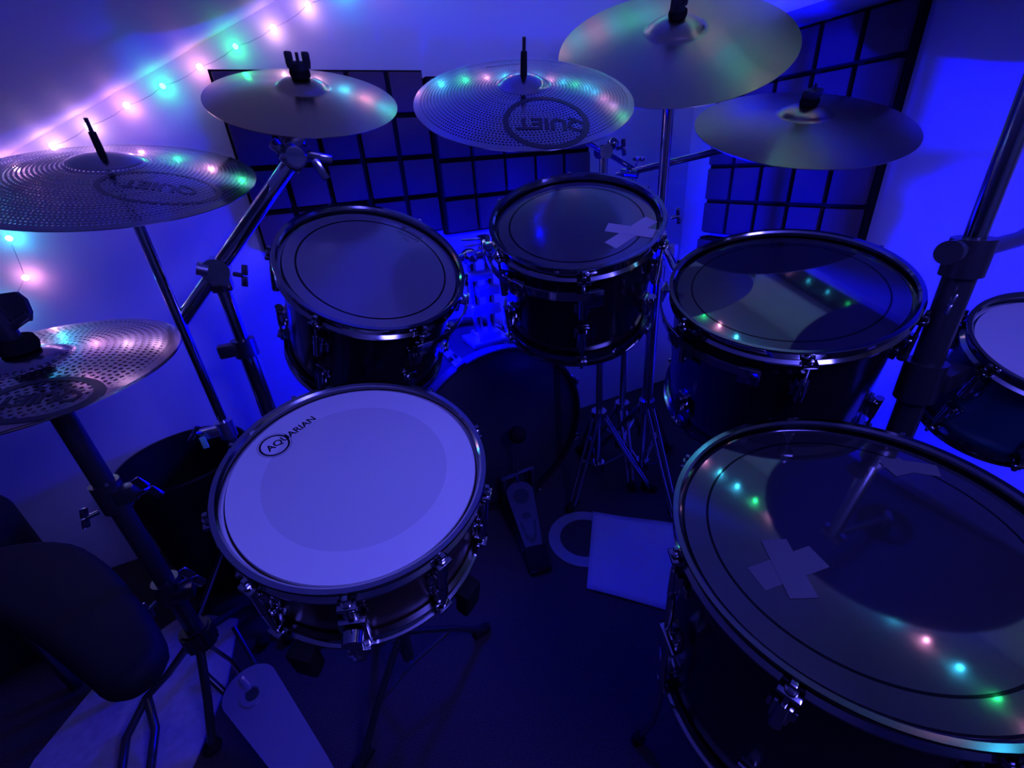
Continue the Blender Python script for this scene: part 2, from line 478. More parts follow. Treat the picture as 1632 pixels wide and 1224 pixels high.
tomA, _ = drum('rack_tom', 'large right-hand black tom below the low right bronze cymbal', 'drum', (.7897, .4947, .7913), (-.2442, -.1959, .9497), .2, .30, 6, rad(-133),
               film('film_head_right', .2, .157, (.018, .017, .022), .045), 'lacquer', mount=(rad(118), rad(208)), group='black tom drums')
tomB, _ = drum('floor_tom', 'big floor tom with taped film head reflecting the string lights, right foreground', 'drum', (.5238, .1742, .5942), (-.1246, -.0894, .9882), .213, .40, 8, rad(152),
               film('film_head_floor', .213, .168, (.018, .018, .022), .05), 'lacquer', group='black tom drums')
def tape(parent, z, strips, name='tape_cross', mat='tape'):
    mb = MB()
    for k, (cx, cy, l, w, a) in enumerate(strips):
        m = Matrix.Translation((cx, cy, z + .0004 + .0004 * k)) @ Matrix.Rotation(a, 4, 'Z')
        mb.box((0, 0, 0), (l, w, .0003), mat=m)
    mb.build(name, M[mat], parent, smooth=False)
tape(tom2, .235 - .013, [(.052, -.090, .105, .026, rad(8)), (.058, -.092, .10, .026, rad(-55))])
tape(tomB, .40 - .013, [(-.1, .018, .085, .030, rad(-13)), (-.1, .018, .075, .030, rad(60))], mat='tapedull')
tape(tomB, .40 - .013, [(.163, .028, .062, .022, rad(-52)), (.15, .036, .03, .028, rad(-20))], 'dull_piece', 'tapedull')  # small dull piece on the head, paler than the film
# floor tom legs
for k, a in enumerate((rad(158), rad(282), rad(38))):
    m = Matrix.Rotation(a, 4, 'Z'); r_ = .213
    br = MB().box((r_ + .008, 0, .22), (.03, .03, .05), mat=m, bev=.006)
    br.tube(m @ V((r_ + .02, 0, .245)), m @ V((r_ + .02, .035, .245)), .005, seg=12)
    bo = br.build('leg_bracket', M['chrome'], tomB)
    pts_ = [m @ V(q) for q in ((r_ + .014, 0, .33), (r_ + .014, 0, .0), (r_ + .022, 0, -.09), (r_ + .05, 0, -.17))]
    lg = MB().path(pts_, .0055, 12).build('leg', M['chrome'], tomB)
    MB().tube(m @ V((r_ + .044, 0, -.155)), m @ V((r_ + .053, 0, -.1765)), .011, .010, 16).build('rubber_foot', M['rubber'], lg)

# small blue drum clamped to the right stand
sd, _ = drum('small_tom', 'small blue drum with pale head at the right edge', 'drum', (1.097, .2, .691), (-.28, -.3, .905), .127, .2, 6, rad(160), 
             head_mat('pale_smooth_head', (.5, .5, .55), .4, .4), 'teal')

# ------------------------------------------------------------------ bass drum
BR, BD = .278, .345
bxf = Matrix(((1, 0, 0), (0, 0, 1), (0, 1, 0))).to_4x4()
root = thing('bass_drum', 'black bass drum standing on the carpet behind the kick pedal', 'drum', loc=(.44, 1.04, 0))
cz = BR + .004
mt = Matrix.Translation((0, 0, cz)) @ Matrix(((1, 0, 0, 0), (0, 0, 1, 0), (0, 1, 0, 0), (0, 0, 0, 1)))    # local z -> +y
rs = BR - .012
MB().lathe([(rs, .02), (rs, BD - .02), (rs - .008, BD - .02), (rs - .008, .02)], 96, closed=True, mat=mt).build('shell', M['lacquer'], root)
for y0, y1, nm in ((0, .04, 'batter_hoop'), (BD - .04, BD, 'front_hoop')):
    MB().lathe([(BR, y0 + .003), (BR, y1 - .003), (BR - .003, y1), (BR - .009, y1), (BR - .009, y0), (BR - .003, y0)], 96, closed=True, mat=mt).build(nm, M['black'], root)
hm = head_mat('dark_bass_head', (.035, .035, .045), .4, .4, ring=.2, ringw=.012, ringcol=(.02, .02, .025))
MB().lathe([(.0001, .014), (rs - .01, .014), (rs, .02)], 96, mat=mt).build('batter_head', hm, root)
MB().lathe([(.0001, BD - .014), (rs - .01, BD - .014), (rs, BD - .02)], 96, mat=mt).build('front_head', M['lacquer'], root)
for k in range(8):
    a = rad(22.5 + 45 * k); m = mt @ Matrix.Rotation(a, 4, 'Z')
    MB().box((rs + .01, 0, .10), (.02, .026, .06), mat=m, bev=.006).box((rs + .01, 0, BD - .10), (.02, .026, .06), mat=m, bev=.006).build('lug', M['chrome'], root)
    c_ = MB().box((BR + .004, 0, .02), (.008, .03, .044), mat=m, bev=.002)
    c_.tube(m @ V((rs + .02, 0, -.008)), m @ V((rs + .02, 0, .09)), .003, seg=10)
    c_.build('claw', M['chrome'], root)
# tom holder on top of the bass drum
top = 2 * BR - .008
th = thing('tom_holder', 'chrome double tom holder with rods, between the two rack toms', 'tom holder', loc=(.46, 1.16, top))
MB().box((0, 0, .006), (.12, .10, .016), bev=.005).box((0, -.005, .022), (.075, .065, .022), bev=.006).build('base_plate', M['steel'], th)
for sx in (-1, 1):
    MB().tube((sx * .02, 0, .03), (sx * .026, -.01, .245), .0135, seg=24).build('post', M['chrome'], th)
    MB().ball((sx * .028, -.012, .252), .026, 3, (1, 1, .85)).tube((sx * .03 - .03, -.012, .252), (sx * .03 + .03, -.012, .252), .012, seg=16).build('ball_clamp', M['chrome'], th)
MB().path([(-.03, -.015, .262), (-.10, -.025, .25), (-.17, -.03, .20), (-.19, -.05, .16)], .0075, 12).build('arm', M['chrome'], th)
MB().path([(.03, -.015, .262), (.07, -.12, .285), (.083, -.235, .265)], .0075, 12).build('arm', M['chrome'], th)
MB().box((.0, -.01, .10), (.09, .045, .03), bev=.006).box((.012, -.02, .155), (.07, .04, .026), bev=.006).box((-.012, -.02, .20), (.075, .04, .022), bev=.006).build('clamp_block', M['steel'], th)
for k, dz in enumerate((.30, .287, .273)):
    MB().tube((-.005, -.045, dz - .002), (-.062 + .006 * k, -.055, dz + .004 - .004 * k), .0032, seg=10).build('key_rod', M['steel'], th)
MB().box((.006, -.042, .286), (.03, .028, .042), bev=.004).build('key_block', M['chrome'], th)

# ------------------------------------------------------------------ cymbals
def cym_prof(R, bell, hb, hw):
    """outer surface z(r): bow then bell; z = 0 at the edge."""
    def z(r):
        if r >= bell: return hw * (1 - ((r - bell) / (R - bell)) ** 1.35)
        t = r / bell
        return hw + hb * (1 - t * t) ** .72
    return z
def cymbal(label, C, N, R, mat, bell, hb=.02, hw=.022, name='cymbal', group='cymbals', flip=False):
    z = cym_prof(R, bell, hb, hw)
    rr = [.0058 + (bell - .0058) * i / 12 for i in range(13)] + [bell + (R - bell) * (i / 22) for i in range(1, 23)]
    topp = [(r_, z(r_)) for r_ in rr]; bot = [(r_, z(r_) - .0013) for r_ in reversed(rr)]
    o = MB().lathe(topp + bot, 128, closed=True).build(name, mat, None, angle=60)
    m = basis(C, N)
    if flip: m = m @ Matrix.Rotation(PI, 4, 'X')
    o.matrix_world = m
    tag(o, label, 'cymbal', group)
    return o, z
CY = {
 'C1': ((-.2477, 1.1036, 1.0448), (.0513, -.2997, .9527), .229),
 'C2': ((-.3672, .8198, .8084), (.0037, -.101, .9949), .178),
 'C3': ((.1112, 1.1455, 1.1663), (.0155, -.436, .8998), .185),
 'C4': ((.4623, .851, 1.1242), (-.1486, -.4263, .8923), .203),
 'C5': ((.8803, .9117, 1.2285), (-.3203, -.4448, .8364), .254),
 'C7': ((1.135, .27, 1.31), (-.08, -.06, .99), .30),
 'C6': ((1.1169, .7383, 1.0461), (-.1875, -.3241, .9272), .229)}
c1, z1 = cymbal('wide drilled low-volume cymbal at far left, pink and green glints', *CY['C1'], M['perf_big'], .06, .014, .028)
c2, z2 = cymbal('upper drilled hi-hat cymbal with a black oval print, left edge', *CY['C2'], M['perf_hat'], .048, .016, .014, name='hi_hat_cymbal', group='hi-hat cymbals')
c2b, _ = cymbal('lower hi-hat cymbal turned over beneath the drilled upper one', V(CY['C2'][0]) + V((0, 0, -.004)), CY['C2'][1], .178, M['perf_hat'], .048, .016, .014, name='hi_hat_cymbal', group='hi-hat cymbals', flip=True)
c3, z3 = cymbal('plain bronze cymbal on the boom stand, back left, pink reflections', *CY['C3'], M['bronze'], .05, .018, .022)
c4, z4 = cymbal('drilled low-volume cymbal printed QUIET, above the middle rack tom', *CY['C4'], M['perf'], .044, .016, .022)
c5, z5 = cymbal('biggest and highest bronze cymbal, cut by the top of the view', *CY['C5'], M['bronze_dark'], .062, .022, .026)
c6, z6 = cymbal('dark bronze cymbal low on the right, in front of the window wall', *CY['C6'], M['bronze_dark'], .055, .018, .024)
c7, z7 = cymbal('wide bronze cymbal high over the big floor tom, mirrored dark in its head', *CY['C7'], M['bronze_black'], .062, .02, .022)
def oval_logo(cy, z, cx, cy_, ax, ay, ang, w, txt, size, tang, tpos, ink='printdark'):
    mb = MB(); n = 96; vs = []
    for i in range(n):
        t = 2 * PI * i / n
        for k in range(4):
            s = 1 - w * k / 3 / max(ax, ay)
            x, y = ax * s * math.cos(t), ay * s * math.sin(t)
            x, y = x * math.cos(ang) - y * math.sin(ang) + cx, x * math.sin(ang) + y * math.cos(ang) + cy_
            vs.append((x, y, z(math.hypot(x, y)) + .0006))
    fs = []
    for i in range(n):
        j = (i + 1) % n
        for k in range(3): fs.append((i * 4 + k, j * 4 + k, j * 4 + k + 1, i * 4 + k + 1))
    mb.add(vs, fs).build('logo_oval', M[ink], cy)
    text_mesh(txt, size, lambda x, y: z(math.hypot(x, y)), M[ink], 'lettering', cy, tpos, tang, extrude=.0006, bold=.0012)
oval_logo(c4, z4, -.031, -.126, .0725, .0725, 0, .0095, 'QUIET', .041, rad(151), (-.027, -.137))
vs = []
for i in range(25):
    t = i / 24; x, y = -.0046 + .07 * t, .1375 - .0184 * t
    for dx, dy in ((0, 0), (.0012, .0045)): vs.append((x + dx, y + dy, z4(math.hypot(x + dx, y + dy)) + .0006))
MB().add(vs, [(2 * i, 2 * i + 2, 2 * i + 3, 2 * i + 1) for i in range(24)]).build('printed_line', M['printdark'], c4)
oval_logo(c1, z1, .083, -.105, .088, .058, rad(-5), .009, 'QUIET', .036, rad(170), (.083, -.105), 'printfaint')
oval_logo(c2, z2, .045, -.122, .066, .046, rad(-12), .013, 'QUIET', .03, rad(168), (.045, -.122))

# ------------------------------------------------------------------ hardware
def cymbal_top(st, off, C, N, z, nut='thin', bell_h=None):
    """Rod, felts and nut through the middle of a cymbal; parts of its stand."""
    C, N = V(C) + off, V(N).normalized(); zt_ = z(.006)
    a = C + N * (zt_ - .05); b_ = C + N * (zt_ + (.055 if nut == 'thin' else .04))
    MB().tube(a, b_, .0032, seg=12).build('threaded_rod', M['darkmetal'], st)
    MB().tube(C + N * (zt_ - .018), C + N * (zt_ - .002), .016, seg=24).build('lower_felt', M['felt'], st)
    m = basis(C + N * zt_, N)
    if nut == 'thin':
        MB().tube(C + N * (zt_ + .0005), C + N * (zt_ + .034), .0062, .0055, seg=16).build('sleeve', M['rubber'], st)
    else:
        MB().lathe([(.0001, .001), (.0185, .001), (.0195, .006), (.0185, .012), (.0001, .012)], 32, mat=m).build('upper_felt', M['felt'], st)
        w = MB().lathe([(.0001, .012), (.013, .012), (.012, .024), (.0001, .025)], 24, mat=m)
        if nut == 'wing':
            for s in (-1, 1):
                w.box((s * .0155, 0, .030), (.015, .009, .024), mat=m, bev=.004)
                w.box((s * .012, 0, .02), (.02, .009, .012), mat=m, bev=.003)
        else:
            w.box((0, 0, .022), (.036, .026, .016), mat=m, bev=.004)
        w.build('wing_nut', M['black'], st)

def tilter(st, off, C, N, z, to):
    """Ratchet tilter under a cymbal, joining its rod to the tube end 'to'."""
    C, N = V(C) + off, V(N).normalized(); p0 = C + N * (z(.006) - .05); to = V(to) + off
    mb = MB().tube(p0, to, .0075, seg=14)
    side = N.orthogonal().normalized()
    mb.tube(p0 - side * .014, p0 + side * .014, .012, seg=18)
    mb.build('tilter', M['chrome'], st)

def wing(st, p, d, s=1., mat='chrome', name='wing_nut'):
    """Wing bolt at p sticking out along d."""
    m = basis(p, d)
    mb = MB().tube((0, 0, 0), (0, 0, .02 * s), .005 * s, seg=12, mat=m)
    for k in (-1, 1): mb.box((k * .012 * s, 0, .022 * s), (.022 * s, .006 * s, .013 * s), mat=m, bev=.0025 * s)
    return mb.build(name, M[mat], st)

def tripod(st, off, x, y, hub, feet, r=.011, mat='chrome'):
    """Double-braced legs from a collar down to the feet, with stays from a lower collar."""
    base = V((x, y, 0)) + off
    MB().tube(base + V((0, 0, hub - .02)), base + V((0, 0, hub + .025)), .024, seg=24).build('leg_collar', M[mat], st)
    MB().tube(base + V((0, 0, .06)), base + V((0, 0, .095)), .021, seg=24).build('stay_collar', M[mat], st)
    MB().tube(base + V((0, 0, .06)), base + V((0, 0, hub)), .0125, seg=20).build('lower_tube', M[mat], st)
    for fx, fy in feet:
        f = V((fx, fy, .012)) + off; h = base + V((0, 0, hub)); d = (f - base); d.z = 0; d.normalize(); sd = V((-d.y, d.x, 0))
        lm = MB()
        for k in (-1, 1):
            lm.path([h + d * .02 + sd * k * .010, h.lerp(f, .55) + sd * k * .010 + V((0, 0, .012)), f + sd * k * .008], r * .55, 10)
        lg = lm.build('leg', M[mat], st)
        MB().path([base + V((0, 0, .08)) + d * .018, h.lerp(f, .52) + V((0, 0, .008))], .0055, 10).build('stay', M[mat], st)
        MB().tube(f + d * -.028 + V((0, 0, .008)), f + d * .014, .0125, .0145, 16).ball(f + d * .012, .0145, 2, (1, 1, .8)).build('rubber_foot', M['rubber'], lg)

# straight stand under the far-left drilled cymbal
Cn = CY['C1']; bx, by = -.2477 + .003, 1.1036 + .018
s1 = thing('cymbal_stand', 'straight chrome stand holding the wide drilled cymbal at far left', 'cymbal stand', loc=(bx, by, 0), group='cymbal stands')
off = -V((bx, by, 0))
MB().tube((0, 0, .50), (0, 0, .985), .0098, seg=24).build('upper_tube', M['chrome'], s1)
MB().tube((0, 0, .30), (0, 0, .52), .0125, seg=24).build('middle_tube', M['chrome'], s1)
MB().tube((0, 0, .48), (0, 0, .525), .019, seg=24).box((-.028, -.004, .505), (.05, .02, .026), bev=.005).build('clamp', M['steel'], s1)
wing(s1, V((-.045, -.012, .512)), V((-.6, -.6, .5)), .9)
MB().box((-.047, -.022, .492), (.012, .004, .03), bev=.001).build('tag', M['green'], s1)['label'] = 'small piece on the clamp, coloured green for a bulb reflection'  # small clamp piece with the bulbs' green reflection painted in
tilter(s1, off, *Cn[:2], z1, (bx, by, .985)); cymbal_top(s1, off, *Cn[:2], z1)
tripod(s1, off, bx, by, .32, [(bx + .2, by - .12), (bx + .05, by + .26), (bx - .22, by - .03)])

# heavy boom stand for the bronze cymbal
bx, by = -.148, 1.13
s3 = thing('boom_stand', 'heavy chrome boom stand leaning up to the back left bronze cymbal', 'cymbal stand', loc=(bx, by, 0), group='cymbal stands')
off = -V((bx, by, 0))
MB().tube((0, 0, .66), (0, 0, .86), .0145, seg=28).build('upper_tube', M['chrome'], s3)
MB().tube((0, 0, .28), (0, 0, .68), .0185, seg=28).build('middle_tube', M['chrome'], s3)
MB().tube((0, 0, .665), (0, 0, .705), .025, seg=28).box((-.03, -.008, .688), (.045, .026, .03), bev=.006).build('clamp', M['darkmetal'], s3)
P0 = V((-.239, 1.13, .796)); P1 = V((-.147, 1.13, .862)); P2 = V((.063, 1.13, 1.063))
ax = (P2 - P1).normalized(); P0 = P1 - ax * .135
MB().tube(P1 - ax * .02 + off, P2 + off, .0155, seg=28).tube(P0 + off, P1 + off, .0145, seg=28).build('boom_arm', M['chrome'], s3)
MB().tube(P1 + off + V((0, -.028, 0)), P1 + off + V((0, .03, 0)), .026, seg=28).box(P1 + off + V((0, 0, -.02)), (.042, .05, .05), bev=.008).build('boom_joint', M['chrome'], s3)
MB().tube(P1 + off + V((-.03, -.02, .012)), P1 + off + V((-.012, -.02, .004)), .014, seg=18).build('knob', M['steel'], s3)
wing(s3, P1 + off + V((.03, -.02, -.01)), V((1, -.4, -.3)), 1.)
e = P2 + off
mj = Matrix.Translation(e) @ ax.to_track_quat('X', 'Z').to_matrix().to_4x4()
MB().box((-.004, 0, 0), (.045, .05, .046), mat=mj, bev=.008).tube((.0, -.028, 0), (.0, .03, 0), .019, seg=20, mat=mj).build('tilter_block', M['chrome'], s3)
MB().box((-.004, .024, .034), (.026, .022, .03), mat=mj, bev=.008).build('ratchet_knob', M['chrome'], s3)
MB().box((.034, -.012, .016), (.06, .02, .028), mat=mj, bev=.004).box((.03, .01, .026), (.04, .016, .03), mat=mj, bev=.004).build('ratchet_arm', M['chrome'], s3)
MB().box((.012, -.006, -.046), (.016, .03, .05), mat=mj @ Matrix.Rotation(rad(-28), 4, 'Y'), bev=.003).box((.03, -.006, -.04), (.016, .03, .045), mat=mj @ Matrix.Rotation(rad(22), 4, 'Y'), bev=.003).build('wing_nut', M['chrome'], s3)
tilter(s3, off, *CY['C3'][:2], z3, tuple(P2 + ax * .03)); cymbal_top(s3, off, *CY['C3'][:2], z3, 'wing')
tripod(s3, off, bx, by, .30, [(bx + .16, by - .22), (bx + .12, by + .2), (bx - .1, by - .22)])

# pole under the biggest cymbal; it also carries the right tom on an arm
Cn = CY['C5']; nn = V(Cn[1]); q = V(Cn[0]) + nn * (z5(.006) - .05)
bx, by = q.x - .002, q.y - .002
s5 = thing('cymbal_stand', 'straight chrome pole under the biggest and highest cymbal', 'cymbal stand', loc=(bx, by, 0), group='cymbal stands')
off = -V((bx, by, 0))
MB().tube((0, 0, .70), (0, 0, q.z - .01), .0125, seg=24).build('upper_tube', M['chrome'], s5)
MB().tube((0, 0, .28), (0, 0, .72), .016, seg=24).build('middle_tube', M['chrome'], s5)
MB().tube((0, 0, .70), (0, 0, .74), .022, seg=24).box((.01, -.02, .78), (.04, .05, .04), bev=.008).build('clamp', M['chrome'], s5)
wing(s5, V((.025, -.01, .86)), V((.9, -.4, .2)), .9)
MB().path([V((.88, .885, .785)) + off, V((.80, .77, .765)) + off, V((.775, .70, .74)) + off], .0105, 16).build('tom_arm', M['chrome'], s5)
tilter(s5, off, *Cn[:2], z5, (bx, by, q.z - .012)); cymbal_top(s5, off, *Cn[:2], z5, 'wing')
tripod(s5, off, bx, by, .30, [(bx + .2, by + .08), (bx - .04, by + .21), (bx - .04, by - .2)])

# boom stand for the drilled QUIET cymbal
bx, by = .747, .98
s4 = thing('boom_stand', 'slim chrome boom stand under the drilled QUIET cymbal', 'cymbal stand', loc=(bx, by, 0), group='cymbal stands')
off = -V((bx, by, 0))
MB().tube((0, 0, .26), (0, 0, 1.015), .0105, seg=24).build('upper_tube', M['chrome'], s4)
C4, N4 = V(CY['C4'][0]), V(CY['C4'][1]).normalized(); q4 = C4 + N4 * (z4(.006) - .05)
J = V((.747, .98, 1.026)); d4 = (J - q4).normalized()
MB().tube(q4 + off, J + d4 * .175 + off, .0068, seg=18).build('boom_arm', M['chrome'], s4)
MB().tube(J + off + V((-.01, -.024, 0)), J + off + V((.008, .026, 0)), .016, seg=22).ball(J + off + V((.012, -.02, .016)), .014, 2).build('boom_joint', M['chrome'], s4)
wing(s4, J + off + V((.02, -.022, .004)), V((.8, -.6, .1)), .8, 'darkmetal')
tilter(s4, off, *CY['C4'][:2], z4, tuple(q4 - N4 * .014)); cymbal_top(s4, off, *CY['C4'][:2], z4)
tripod(s4, off, bx, by, .27, [(.80, 1.16), (.60, .92), (.87, .86)])

# stand with a long level arm to the right cymbal
bx, by = .90, 1.05
s6 = thing('boom_stand', 'chrome stand whose level arm reaches the low right bronze cymbal', 'cymbal stand', loc=(bx, by, 0), group='cymbal stands')
off = -V((bx, by, 0))
C6, N6 = V(CY['C6'][0]), V(CY['C6'][1]).normalized(); q6 = C6 + N6 * (z6(.006) - .055)
MB().tube((0, 0, .2), (0, 0, .965), .0115, seg=24).build('upper_tube', M['chrome'], s6)
J = V((.875, 1.03, .972)); d6 = (q6 - J).normalized()
MB().tube(J - d6 * .04 + off, q6 + off, .0085, seg=18).build('boom_arm', M['chrome'], s6)
MB().tube(J + off + V((-.012, .022, 0)), J + off + V((.010, -.018, -.006)), .0115, seg=22).build('boom_joint', M['chrome'], s6)
wing(s6, J + off + V((.0, -.02, .016)), V((.1, -.5, .8)), .8)
tilter(s6, off, *CY['C6'][:2], z6, tuple(q6 - d6 * .01)); cymbal_top(s6, off, *CY['C6'][:2], z6, 'block')
tripod(s6, off, bx, by, .22, [(.843, 1.15), (.826, .902), (1.083, 1.129)])

# thick black stand on the right
bx, by = .908, .3
s7 = thing('tom_stand', 'thick dark stand with a clamp bar, beside the small blue drum', 'stand', loc=(bx, by, 0))
off = -V((bx, by, 0))
MB().tube((0, 0, .845), (0, 0, 1.20), .0135, seg=28).build('upper_tube', M['chrome'], s7)
C7, N7 = V(CY['C7'][0]), V(CY['C7'][1]).normalized(); q7 = C7 + N7 * (z7(.006) - .05)
MB().tube((0, 0, 1.19), q7 + off, .0085, seg=18).build('boom_arm', M['chrome'], s7)
MB().tube((0, -.025, 1.19), (0, .025, 1.19), .017, seg=22).build('boom_joint', M['chrome'], s7)
tilter(s7, off, *CY['C7'][:2], z7, tuple(q7 - V((.01, 0, .01)))); cymbal_top(s7, off, *CY['C7'][:2], z7, 'wing')
MB().tube((0, 0, .25), (0, 0, .86), .0205, seg=28).build('lower_tube', M['darkmetal'], s7)
MB().tube((0, 0, .815), (0, 0, .87), .027, seg=28).tube((-.06, 0, .858), (.0, 0, .853), .009, seg=16).tube((-.068, 0, .8585), (-.056, 0, .858), .017, seg=20).build('clamp', M['darkmetal'], s7)
MB().path([(0, 0, .85), (.07, .005, .845), (.2, .01, .84), (.34, .015, .855)], .013, 14).build('clamp_bar', M['darkmetal'], s7)
MB().tube((0, 0, .60), (0, 0, .67), .029, seg=28).box((.045, -.02, .635), (.07, .03, .035), bev=.006).build('tom_clamp', M['darkmetal'], s7)
wing(s7, V((-.028, -.008, .775)), V((-.8, -.5, .3)), .7)
tripod(s7, off, bx, by, .27, [(bx + .26, by + .14), (bx - .12, by + .27), (bx + .1, by - .25)], mat='darkmetal')

# ------------------------------------------------------------------ hi-hat stand
bx, by = -.3672, .8198
hh = thing('hi_hat_stand', 'black and chrome hi-hat stand with footboard, left foreground', 'hi-hat stand', loc=(bx, by, 0))
off = -V((bx, by, 0))
MB().tube((0, 0, .22), (0, 0, .80), .0145, seg=28).build('tube', M['darkmetal'], hh)
MB().tube((0, 0, .55), (0, 0, .605), .0205, seg=28).box((.02, -.008, .578), (.035, .024, .03), bev=.006).build('height_clamp', M['darkmetal'], hh)
wing(hh, V((.035, -.012, .572)), V((.9, -.3, .45)), 1.1)
wing(hh, V((-.018, -.02, .565)), V((-.7, -.7, .2)), .8)
MB().tube((0, 0, .325), (0, 0, .375), .022, seg=28).box((.018, -.01, .34), (.04, .026, .024), bev=.005).build('lower_clamp', M['darkmetal'], hh)
wing(hh, V((.022, -.014, .362)), V((.95, -.1, .35)), 1.2)
wing(hh, V((-.02, -.016, .345)), V((-.7, -.7, -.1)), .8)
hubm = MB()
for k in range(14):
    a = 2 * PI * k / 14
    hubm.tube((.022 * math.cos(a), .022 * math.sin(a), .19), (.022 * math.cos(a), .022 * math.sin(a), .232), .0075, seg=10)
hubm.tube((0, 0, .185), (0, 0, .237), .024, seg=28).build('leg_hub', M['black'], hh)
H0 = V((0, 0, .20))
for nm, k in (('a', 0), ('b', 1), ('c', 2)):
    if k == 0:
        j = V((-.519, .864, .06)) + off
        lm = MB().path([H0 + V((-.02, 0, 0)), H0.lerp(j, .6), j], .0075, 12)
        lm.path([j, V((-.548, .80, .045)) + off, V((-.55, .75, .03)) + off, V((-.56, .62, .012)) + off], .008, 12)
        lm.path([j, V((-.497, .79, .045)) + off, V((-.5, .74, .03)) + off, V((-.50, .61, .012)) + off], .008, 12)
        ft = V((-.53, .62, .012)) + off
    elif k == 1:
        j = V((-.335, .985, .085)) + off; ft = V((-.309, .921, .012)) + off
        lm = MB().path([H0 + V((.01, .02, 0)), j, V((-.318, 1.02, .03)) + off], .008, 12)
        lm.path([V((-.345, .915, .10)) + off, V((-.308, .82, .03)) + off], .006, 10)
    else:
        ft = V((-.40, .72, .012)) + off
        lm = MB().path([H0 + V((0, -.02, 0)), H0.lerp(ft, .55), ft], .008, 12)
        lm.path([V((-.385, .80, .13)) + off, V((-.335, .74, .05)) + off], .006, 10)
    lo = lm.build('leg', M['darkmetal'], hh)
    MB().ball(ft, .018, 2, (1, 1, .62)).build('rubber_foot', M['rubber'], lo)
# footboard: wide rounded toe, logo disc with a dark hole, narrowing to the heel
def footboard(parent, toe, heel, w_toe, w_heel, mat_, nm='footboard'):
    toe, heel = V(toe), V(heel); y = (toe - heel).normalized(); x = V((y.y, -y.x, 0)).normalized(); z = x.cross(y)
    L = (toe - heel).length
    m = Matrix((x, y, z)).transposed().to_4x4(); m.translation = heel
    poly = []
    for i in range(17):
        a = PI * i / 16
        poly.append((w_toe * .5 * math.cos(a), L - w_toe * .42 + w_toe * .42 * math.sin(a)))
    poly += [(-w_heel * .5, L * .18), (-w_heel * .42, 0), (w_heel * .42, 0), (w_heel * .5, L * .18)]
    o = MB().prism(poly, -.004, .004, mat=m).build(nm, M[mat_], parent, angle=30)
    return o, m, L
fb, m, L = footboard(hh, V((-.322, .772, .112)) + off, V((-.195, .505, .03)) + off, .100, .072, 'pedal')
MB().lathe([(.014, .0045), (.022, .0045), (.022, .0065), (.014, .0065)], 36, closed=True, mat=m @ Matrix.Translation((-.002, L - .055, 0))).build('logo_disc', M['pedal'], fb)
MB().lathe([(.0001, .0047), (.012, .0047)], 30, mat=m @ Matrix.Translation((-.002, L - .055, 0))).build('hole', M['pedaldark'], fb)
MB().box((-.002, L - .028, .0052), (.011, .034, .004), mat=m, bev=.0015).build('toe_rib', M['pedal'], fb)
MB().box((0, -.035, -.012), (.085, .075, .02), mat=m, bev=.005).build('heel_plate', M['pedaldark'], hh)
MB().path([V((-.318, .77, .108)) + off, V((-.335, .80, .13)) + off, V((0, 0, .19))], .004, 8).build('pull_linkage', M['chrome'], hh)
# clutch above the top cymbal
cz2 = CY['C2'][0][2]; Nh = V(CY['C2'][1]).normalized(); Ch = V(CY['C2'][0]) + off
mh = basis(Ch + Nh * z2(.006), Nh)
MB().tube((0, 0, -.03), (0, 0, .24), .0032, seg=12, mat=mh).build('pull_rod', M['chrome'], hh)
MB().lathe([(.0001, .0005), (.022, .0005), (.024, .008), (.022, .018), (.0001, .018)], 32, mat=mh).build('clutch_felt', M['felt'], hh)
MB().tube((0, 0, .018), (0, 0, .062), .011, seg=20, mat=mh).tube((0, 0, .03), (.03, 0, .046), .006, seg=12, mat=mh).build('clutch', M['darkmetal'], hh)
mk = mh @ Matrix.Translation((.018, .012, .055)) @ Matrix.Scale(.66, 4)
MB().prism([(-.013, -.030), (.013, -.030), (.02, -.012), (.02, .014), (.011, .030), (-.011, .030), (-.02, .012), (-.02, -.014)], -.008, .008, mat=mk @ Matrix.Rotation(rad(70), 4, 'X')).build('clutch_wing', M['black'], hh)
MB().lathe([(.0001, -.004), (.03, -.004), (.03, -.012), (.0001, -.012)], 32, mat=basis(Ch - V((0, 0, .03)), Nh)).build('seat_cup', M['rubber'], hh)
MB().tube((0, 0, .77), (0, 0, .79), .02, .026, seg=24).build('tube_cap', M['darkmetal'], hh)

# ------------------------------------------------------------------ snare stand
bx, by = .001, .628
ss = thing('snare_stand', 'dark snare stand with rubber-tipped arms under the white snare drum', 'snare stand', loc=(bx, by, 0))
off = -V((bx, by, 0))
MB().tube((0, 0, .12), (0, 0, .40), .0125, seg=24).build('tube', M['darkmetal'], ss)
MB().tube((0, 0, .38), (0, 0, .425), .02, seg=24).build('basket_hub', M['darkmetal'], ss)
mS = basis(V((.0072, .573, .6478)) - V((.0318, -.287, .9574)).normalized() * .17, (.0318, -.287, .9574))
for a in (rad(-58), rad(-128), rad(88)):
    tip = mS @ V((.197 * math.cos(a), .197 * math.sin(a), .006)) + off
    mid = mS @ V((.16 * math.cos(a), .16 * math.sin(a), -.035)) + off
    ar = MB().path([V((0, 0, .405)), mid, mS @ V((.194 * math.cos(a), .194 * math.sin(a), -.018)) + off, tip], .0065, 12).build('basket_arm', M['darkmetal'], ss)
    mm_ = mS.copy(); mm_.translation = mS.translation + off
    mm_ = mm_ @ Matrix.Rotation(a, 4, 'Z')
    MB().box((.202, 0, -.004), (.024, .036, .066), mat=mm_, bev=.007).build('rubber_grip', M['rubber'], ar)
